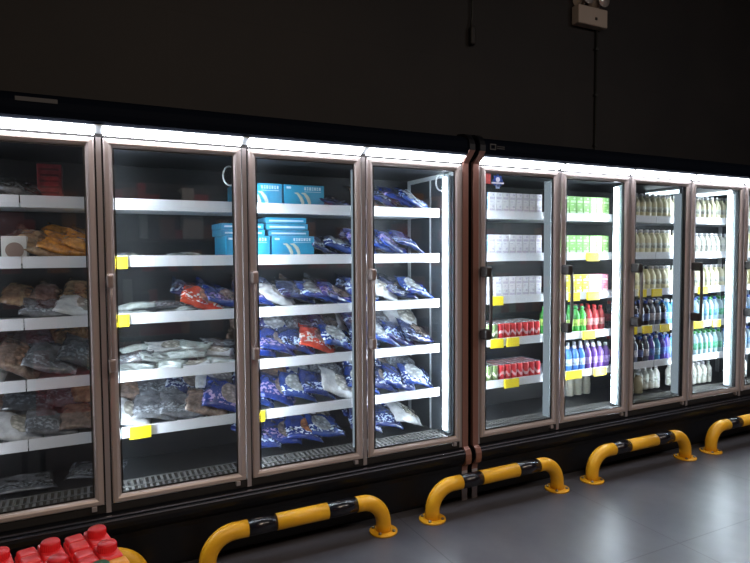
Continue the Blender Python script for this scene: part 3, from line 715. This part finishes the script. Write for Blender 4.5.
B_VIO = proto_bottle(pet('violet_drink', (.14, .10, .50)), capb, lab_mat('blue_label', (.1, .2, .6), 0), h=.25)
B_CREAM = proto_bottle(pet('cream_milk', (.82, .77, .52), .3), capw, lab_mat('pale_label', (.62, .64, .55), 0), h=.235, shoulder=.58, kind='milk_bottle')
B_CREAMD = proto_bottle(pet('yellow_milk', (.82, .75, .42), .3), capk, lab_mat('cream_label', (.66, .62, .40), 0), h=.235, shoulder=.58, kind='milk_bottle')
B_WHITE = proto_bottle(pet('white_milk', (.76, .76, .68), .3), capw, lab_mat('white_label', (.7, .72, .66), 0), h=.21, shoulder=.6, kind='milk_bottle')
B_WATER = proto_bottle(pet('clear_water', (.40, .56, .64)), capg, lab_mat('green_label', (.10, .42, .25), 0), h=.25, kind='water_bottle')
B_WATERB = proto_bottle(pet('clear_water_blue', (.42, .56, .70)), capb, lab_mat('blue_water_label', (.2, .42, .7), 0), h=.25, kind='water_bottle')
def proto_jugm(c, lab):
    e = empty('milk_jug', (0, 0, 0))
    b = MB(); b.lathe([(0, 0), (.036, 0), (.043, .006), (.044, .09), (.040, .12), (.026, .15), (.014, .168), (0, .168)], seg=16)
    b.build('jug_body', c, e, keep=True)
    MB().lathe([(.014, .166), (.018, .168), (.018, .186), (0, .188)], seg=14).build('jug_cap', capw, e, keep=True)
    MB().tube([(.030, .0, .145), (.048, 0, .14), (.054, 0, .115), (.044, 0, .09)], .006, 8).build('jug_handle', c, e, keep=True)
    return e
JUG = proto_jugm(mat('ivory_jug', (.66, .64, .52), .35), None)
JUGT = proto_jugm(mat('tan_jug', (.36, .31, .19), .35), None)
JUGS = proto_jugm(mat('small_blue_pot', (.55, .62, .78), .35), None)

USED = set()
def place(proto, x, y, z, lab, cat, group, rz=0.):
    o = proto if proto.name not in USED else copy_tree(proto)
    USED.add(proto.name)
    o.location = (x, y, z); o.rotation_euler.z = rz; tag(o, lab, cat, group)
    return o
def line(protos, x0, step, rows, y0, dy, row, door, cat, wh, descs, levels=1, lh=.09):
    """a block of goods: protos across, rows deep, levels high"""
    z = RAILZ[row]-DROP if row < 5 else .047
    for r in range(rows):
        for l in range(levels):
            for i, p in enumerate(protos):
                lev = '' if levels == 1 else (', lower layer' if l == 0 else ', upper layer')
                rn = ('front', 'second', 'third', 'fourth')[r] + ' row'
                lab = f"{descs[i]}, {ORD[i]} from left, {rn}{lev}, {shelfname(row)}, {ORD[door]} door"
                place(p, x0+step*i+random.uniform(-.001, .001), y0+dy*r, z+l*lh, lab, cat, f"{wh} on the {shelfname(row)} behind the {ORD[door]} door", (random.uniform(-3, 3) if cat == 'can' else random.uniform(-.03, .03)) if levels == 1 else 0)

# fifth door
for row in (0, 1, 2):
    n = 10
    ps = [C_W]*n; ds = ['white milk carton']*n
    if row < 2: ps[0] = ps[1] = C_B; ds[0] = ds[1] = 'blue milk carton'
    line(ps, 3.29, .0655, 2, .235, .05, row, 4, 'carton', 'small milk cartons', ds, 2, .0885)
line([GRN, GRN]+[RED]*7, 3.40, .0595, 4, .232, .060, 3, 4, 'can', 'cans', ['green can']*2+['red can']*7)
line([GRN]*3+[RED]*7, 3.345, .0600, 5 if False else 4, .232, .060, 4, 4, 'can', 'cans', ['green can']*3+['red can']*7)
# sixth door
line([C_G]*7, 4.165, .0745, 2, .235, .05, 0, 5, 'carton', 'green cartons', ['green milk carton']*7, 2, .0885)
line([C_G]*7, 4.165, .0745, 2, .235, .05, 1, 5, 'carton', 'green cartons', ['green milk carton']*7, 2, .0885)
line([C_Y]*4+[C_P]*3, 4.165, .0745, 2, .235, .05, 2, 5, 'carton', 'yellow and pink cartons', ['yellow milk carton']*4+['pink milk carton']*3, 2, .0885)
line([B_GREEN]*5+[B_RED]*3, 4.14, .072, 3, .29, .073, 3, 5, 'bottle', 'soda bottles', ['green soda bottle']*5+['red soda bottle']*3)
place(JUGS, 4.18, .222, RAILZ[3]-DROP, 'small pale blue pot in front of the green soda bottles, sixth door', 'bottle', None)
JUGS.scale = (.5, .5, .62)
line([B_BLUE]*4+[B_PURP]*4, 4.15, .072, 3, .24, .073, 4, 5, 'bottle', 'energy drink bottles', ['blue drink bottle']*4+['purple drink bottle']*4)
line([JUG]*3, 4.55, .10, 1, .55, .1, 5, 5, 'jug', 'milk jugs', ['ivory milk jug']*3)
# seventh door
line([B_CREAM]*10, 4.86, .073, 2, .245, .073, 0, 6, 'bottle', 'milk bottles', ['cream milk bottle']*10)
line([B_CREAM]*10, 4.86, .073, 2, .245, .073, 1, 6, 'bottle', 'milk bottles', ['cream milk bottle']*10)
line([B_CREAMD]*5+[B_CREAM]*5, 4.86, .073, 2, .245, .073, 2, 6, 'bottle', 'milk bottles', ['yellow milk bottle']*5+['cream milk bottle']*5)
line([B_COLAR, B_COLAR, B_COLA, B_COLA, B_COLA, B_COLAW, B_COLAW, B_COLA, B_SKY, B_SKY], 4.86, .073, 3, .245, .073, 3, 6, 'bottle', 'soft drink bottles', ['red labelled cola']*2+['dark cola bottle']*3+['silver labelled bottle']*2+['dark cola bottle']+['sky blue bottle']*2)
line([B_COLAR, B_COLAR, B_COLAW, B_COLA, B_COLAW, B_VIO, B_SKY, B_VIO, B_VIO, B_SKY], 4.86, .073, 3, .245, .073, 4, 6, 'bottle', 'soft drink bottles', ['red labelled cola']*2+['silver labelled bottle', 'dark cola bottle', 'silver labelled bottle', 'violet blue bottle', 'sky blue bottle', 'violet blue bottle', 'violet blue bottle', 'sky blue bottle'])
line([JUG, JUG, JUGT], 4.94, .115, 1, .33, .1, 5, 6, 'jug', 'milk jugs', ['ivory milk jug', 'ivory milk jug', 'tan milk jug'])
line([B_WHITE]*4, 5.27, .078, 2, .40, .075, 5, 6, 'bottle', 'white milk bottles', ['white milk bottle']*4)
# eighth door
line([B_CREAM]*9, 5.68, .073, 2, .245, .073, 0, 7, 'bottle', 'milk bottles', ['cream milk bottle']*9)
line([B_WHITE]*9, 5.68, .073, 2, .245, .073, 1, 7, 'bottle', 'milk bottles', ['white milk bottle']*9)
line([B_CREAM]*9, 5.68, .073, 2, .245, .073, 2, 7, 'bottle', 'milk bottles', ['cream milk bottle']*9)
line([B_WATERB, B_WATER]*4+[B_WATER], 5.68, .073, 2, .245, .073, 3, 7, 'bottle', 'water bottles', ['blue labelled water bottle', 'green labelled water bottle']*4+['green labelled water bottle'])
line([B_WATER]*8+[B_WATERB], 5.68, .073, 2, .245, .073, 4, 7, 'bottle', 'water bottles', ['green labelled water bottle']*8+['blue labelled water bottle'])
line([B_WHITE]*7, 5.70, .078, 2, .33, .078, 5, 7, 'bottle', 'white milk bottles', ['white milk bottle']*7)
# ninth door: only its left edge is in view
line([B_CREAM]*4, 6.50, .073, 1, .245, .073, 0, 8, 'bottle', 'milk bottles', ['cream milk bottle']*4)
line([B_CREAM]*4, 6.50, .073, 1, .245, .073, 1, 8, 'bottle', 'milk bottles', ['cream milk bottle']*4)
line([B_CREAMD]*4, 6.50, .073, 1, .245, .073, 2, 8, 'bottle', 'milk bottles', ['yellow milk bottle']*4)
line([B_WATERB]*4, 6.50, .073, 2, .245, .073, 3, 8, 'bottle', 'water bottles', ['blue labelled water bottle']*4)
line([B_WATERB]*4, 6.50, .073, 2, .245, .073, 4, 8, 'bottle', 'water bottles', ['blue labelled water bottle']*4)
line([B_WHITE]*4, 6.50, .078, 1, .33, .078, 5, 8, 'bottle', 'white milk bottles', ['white milk bottle']*4)

# ------------------------------------------------------------------ bollard rails on the floor
def bollard():
    e = empty('bumper_rail', (0, 0, FL)); L = 1.075; r = .047; zc = .21; R = .15
    def arc(cx, sgn):
        pts = [(cx, 0, 0)]
        pts += [(cx, 0, zc-R)]
        for k in range(1, 11):
            a = k/10*pi/2; pts.append((cx+sgn*R*(1-math.cos(a)), 0, zc-R+R*math.sin(a)))
        return pts
    for sgn, cx in ((1, 0), (-1, L)):
        pts = arc(cx, sgn) + [((.222 if sgn > 0 else L-.187), 0, zc)]
        b = MB().tube([(p[0], p[1], p[2]+FL) for p in pts], r, 24).build('leg', M['yellow'], e)
        fl = MB().lathe([(r, 0), (.088, 0), (.088, .010), (.084, .012), (r, .012)], (cx, 0, FL), 28, 0).build('base_flange', M['yellow'], e)
        for k in range(4):
            a = pi/4+k*pi/2
            MB().lathe([(.011, 0), (.011, .008), (.005, .012), (0, .012)], (cx+.068*math.cos(a), .068*math.sin(a), FL+.012), 6, 0, False).build('anchor_bolt', M['steel'], fl)
    for a, b_, m, nm in ((.222, .386, 'blackp', 'black_band'), (.386, .70, 'yellow', 'middle_bar'), (.70, .888, 'blackp', 'black_band')):
        MB().tube([(a, 0, zc+FL), (b_, 0, zc+FL)], r*(1.0 if m == 'yellow' else .985), 24).build(nm, M[m], e)
    return e
BO = bollard()
spots = [(-.185, 'mostly hidden yellow and black bumper rail beside the red jugs'),
         (1.225, 'yellow and black bumper rail below the second and third freezer doors'),
         (2.66, 'yellow and black bumper rail in front of the copper trims'),
         (4.087, 'yellow and black bumper rail below the sixth and seventh freezer doors'),
         (5.50, 'rightmost yellow and black bumper rail, cut by the edge of the picture')]
for i, (x, l) in enumerate(spots):
    o = BO if i == 0 else copy_tree(BO)
    o.location = (x, -.16, FL); tag(o, l, 'barrier', 'yellow and black bumper rails')

# ------------------------------------------------------------------ detergent jugs on a display table
JR = mat('red_jug_plastic', (.72, .022, .028), .38, coat=.15, bump=.03, bscale=30)
JRC = mat('red_screw_cap', (.62, .016, .022), .42)
JO = mat('orange_jug_plastic', (.83, .33, .03), .38, bump=.03, bscale=30)
JGC = mat('green_screw_cap', (.01, .085, .04), .4)
TABZ = .215
def jug(mb, mc):
    e = empty('detergent_jug', (0, 0, 0))
    b = MB()
    b.box(-.060, .060, -.057, .057, 0, .238, 0, .008, 3, smooth=True)
    b.box(-.002, .057, -.054, .054, .19, .252, 0, .007, 3, smooth=True)
    b.build('jug_body', mb, e, keep=True)
    MB().box(-.057, -.006, -.052, -.004, .21, .254, 0, .009, 4, smooth=True).box(-.057, -.006, -.001, .054, .21, .252, 0, .009, 4, smooth=True).build('carry_handle', mb, e, keep=True)
    c = MB(); c.lathe([(.0255, .248), (.0262, .250), (.0255, .2725), (.0235, .2755), (0, .2755)], (.026, 0, 0), 28)
    for k in range(28):
        a = 2*pi*k/28; c.box(.026+.0258*math.cos(a)-.001, .026+.0258*math.cos(a)+.001, .0258*math.sin(a)-.001, .0258*math.sin(a)+.001,   .251, .270)
    c.build('screw_cap', mc, e, keep=True)
    return e
JP = jug(JR, JRC); JQ = jug(JO, JGC)
th = math.radians(13)
def jplace(p, cx, cy, lab, rot=th, first=False):
    o = p if first else copy_tree(p)
    o.location = (cx-.026*math.cos(rot), cy-.026*math.sin(rot), TABZ); o.rotation_euler.z = rot
    tag(o, lab, 'jug', 'detergent jugs on the display table' if p is JP else None)
jplace(JP, .686, -1.35, 'red plastic jug with red cap, back right corner, nearest the yellow rail', first=True)
jplace(JP, .712, -1.465, 'red plastic jug with red cap, just behind the orange jug')
jplace(JP, .560, -1.379, 'red plastic jug with red cap, back of the middle pair')
jplace(JP, .584, -1.495, 'red plastic jug with red cap, front of the middle pair')
jplace(JP, .430, -1.375, 'red plastic jug cut by the left edge, back of its pair')
jplace(JP, .452, -1.490, 'red plastic jug cut by the left edge, front of its pair')
jplace(JQ, .690, -1.59, 'orange plastic jug with dark green cap at the bottom edge', rot=th+pi, first=True)
dt = empty('display_table', (.55, -1.5, FL), 'low display table under the red jugs, below the picture edge', 'table')
MB().box(.25, .85, -1.72, -1.26, TABZ-.03, TABZ-.001, 0, .005, rot=Matrix.Rotation(th, 3, 'Z')).build('tabletop', mat('grey_table', (.2, .2, .2), .5), dt)
for sx in (-1, 1):
    for sy in (-1, 1):
        c = Vector((.55, -1.49, 0)) + Matrix.Rotation(th, 3, 'Z') @ Vector((sx*.26, sy*.19, 0))
        MB().box(c.x-.018, c.x+.018, c.y-.018, c.y+.018, FL, TABZ-.03).build('leg', M['grip'], dt)

# ------------------------------------------------------------------ things on the wall
el = empty('emergency_light', (5.165, .96, 3.55), 'twin lamp emergency light in a white box high on the wall', 'lamp')
MB().box(4.975, 5.36, .90, .995, 3.545, 3.72, 0, .01).build('battery_box', M['cream'], el)
MB().box(5.19, 5.215, .894, .90, 3.60, 3.625).build('test_button', M['gasket'], el)
for cx in (5.07, 5.27):
    l = MB().lathe([(0, .03), (.03, .03), (.035, .0), (.075, -.055), (.082, -.065)], (cx, .93, 3.80), 20, 0, ax='Y').build('lamp_head', M['cream'], el)
    MB().lathe([(0, .045), (.05, .055), (.076, .06), (.076, .064), (0, .064)], (cx, .93, 3.80), 20, 0, ax='Y').build('lamp_lens', M['lens'], l)
    MB().tube([(cx, .94, 3.72), (cx, .94, 3.76)], .012, 8).build('swivel', M['cream'], l)
cd = empty('conduit', (5.30, .985, FL), 'thin dark vertical conduit below the emergency light', 'pipe')
MB().tube([(5.30, .985, FL), (5.30, .985, 3.543)], .011, 10).build('pipe', M['pipe'], cd)
for z in (2.4, 2.9, 3.35): MB().box(5.28, 5.32, .97, 1.0, z, z+.02).build('pipe_clip', M['pipe'], cd)
hc = empty('hanging_cable', (3.78, .97, 3.18), 'black cable with a plug hanging down the dark wall', 'cable')
MB().tube([(3.79, .97, 4.7), (3.78, .97, 3.9), (3.785, .975, 3.42), (3.77, .97, 3.32)], .009, 8).build('cord', M['pipe'], hc)
MB().box(3.755, 3.81, .945, .99, 3.17, 3.33, 0, .015).build('plug', M['gasket'], hc)

rk = empty('reflection_rack', (4.0, -5.6, FL), 'unseen rack of red and brown packets across the aisle, added for door glass reflections', 'shelving')  # out of view, added only so the door glass has something to reflect
MB().box(-1.5, 9.5, -5.98, -5.95, FL, 2.4).build('back_panel', M['pipe'], rk)
GM = [mat('rack_red', (.45, .03, .03), .5), mat('rack_brown', (.22, .08, .04), .5), mat('rack_dark', (.03, .025, .03), .5), mat('rack_orange', (.5, .18, .04), .5), mat('rack_white', (.5, .45, .42), .5)]
rg = random.Random(3)
for kz in range(6):
    z = FL+.12+kz*.46
    MB().box(-1.5, 9.5, -5.95, -5.45, z-.03, z).build('shelf', M['grip'], rk)
    gb = MB(); x = -1.45
    while x < 9.3:
        w_ = rg.uniform(.10, .32); h_ = rg.uniform(.12, .36)
        gb.box(x, x+w_-.012, -5.80, -5.5+rg.uniform(-.06, .02), z, z+h_, rg.choice((0, 0, 0, 1, 1, 2, 2, 2, 3, 4)))
        x += w_
    tag(gb.build('packets', GM, rk), kind='stuff')

# ------------------------------------------------------------------ to metres
done = set()
for o in bpy.data.objects:
    o.location *= S
    if o.type == 'MESH' and o.data.name not in done:
        done.add(o.data.name)
        o.data.transform(Matrix.Scale(S, 4))

# ------------------------------------------------------------------ light of the hall
def area(name, loc, rot, size, size_y, e, col):
    l = bpy.data.lights.new(name, 'AREA'); l.shape = 'RECTANGLE'; l.size = size; l.size_y = size_y; l.energy = e; l.color = col
    o = bpy.data.objects.new(name, l); COL.objects.link(o); o.location = loc; o.rotation_euler = rot; return o
# warm shop lamps hanging over the aisle behind the camera
area('shop_lamp', (1.2, -4.6, 3.9), (math.radians(28), 0, 0), 3.0, .3, 78, (1, .80, .62))
area('shop_lamp', (6.2, -4.0, 3.9), (math.radians(20), 0, 0), 2.5, .3, 44, (1, .92, .88))

area('rack_fill', (4.0, -3.9, 3.9), (math.radians(-32), 0, 0), 7.0, .3, 170, (1, .85, .72))  # added fill on the unseen rack so that its reflection shows
w = bpy.data.worlds.new('World'); bpy.context.scene.world = w; w.use_nodes = True
w.node_tree.nodes['Background'].inputs[0].default_value = (.9, .8, .75, 1); w.node_tree.nodes['Background'].inputs[1].default_value = .012

# ------------------------------------------------------------------ camera
cam = bpy.data.cameras.new('camera'); co = bpy.data.objects.new('camera', cam); COL.objects.link(co)
cam.sensor_fit = 'HORIZONTAL'; cam.sensor_width = 36; cam.lens = 581.976/750*36; cam.clip_start = .05
R_ = Vector((0.89620386, -0.4435993, -0.00618933)); U_ = Vector((0.02746044, 0.04154314, 0.99875928)); F_ = Vector((0.44279179, 0.89526188, -0.04941255))
mw = Matrix.Identity(4)
for i in range(3): mw[i][0] = R_[i]; mw[i][1] = U_[i]; mw[i][2] = -F_[i]
loc = Vector((0.68119179, -3.33578115, 1.34508298))*S
for i in range(3): mw[i][3] = loc[i]
co.matrix_world = mw
sc = bpy.context.scene; sc.camera = co
sc.view_settings.view_transform = 'Standard'; sc.view_settings.look = 'None'
sc.view_settings.exposure = 0.0; sc.view_settings.gamma = 1.0; sc.view_settings.use_curve_mapping = False
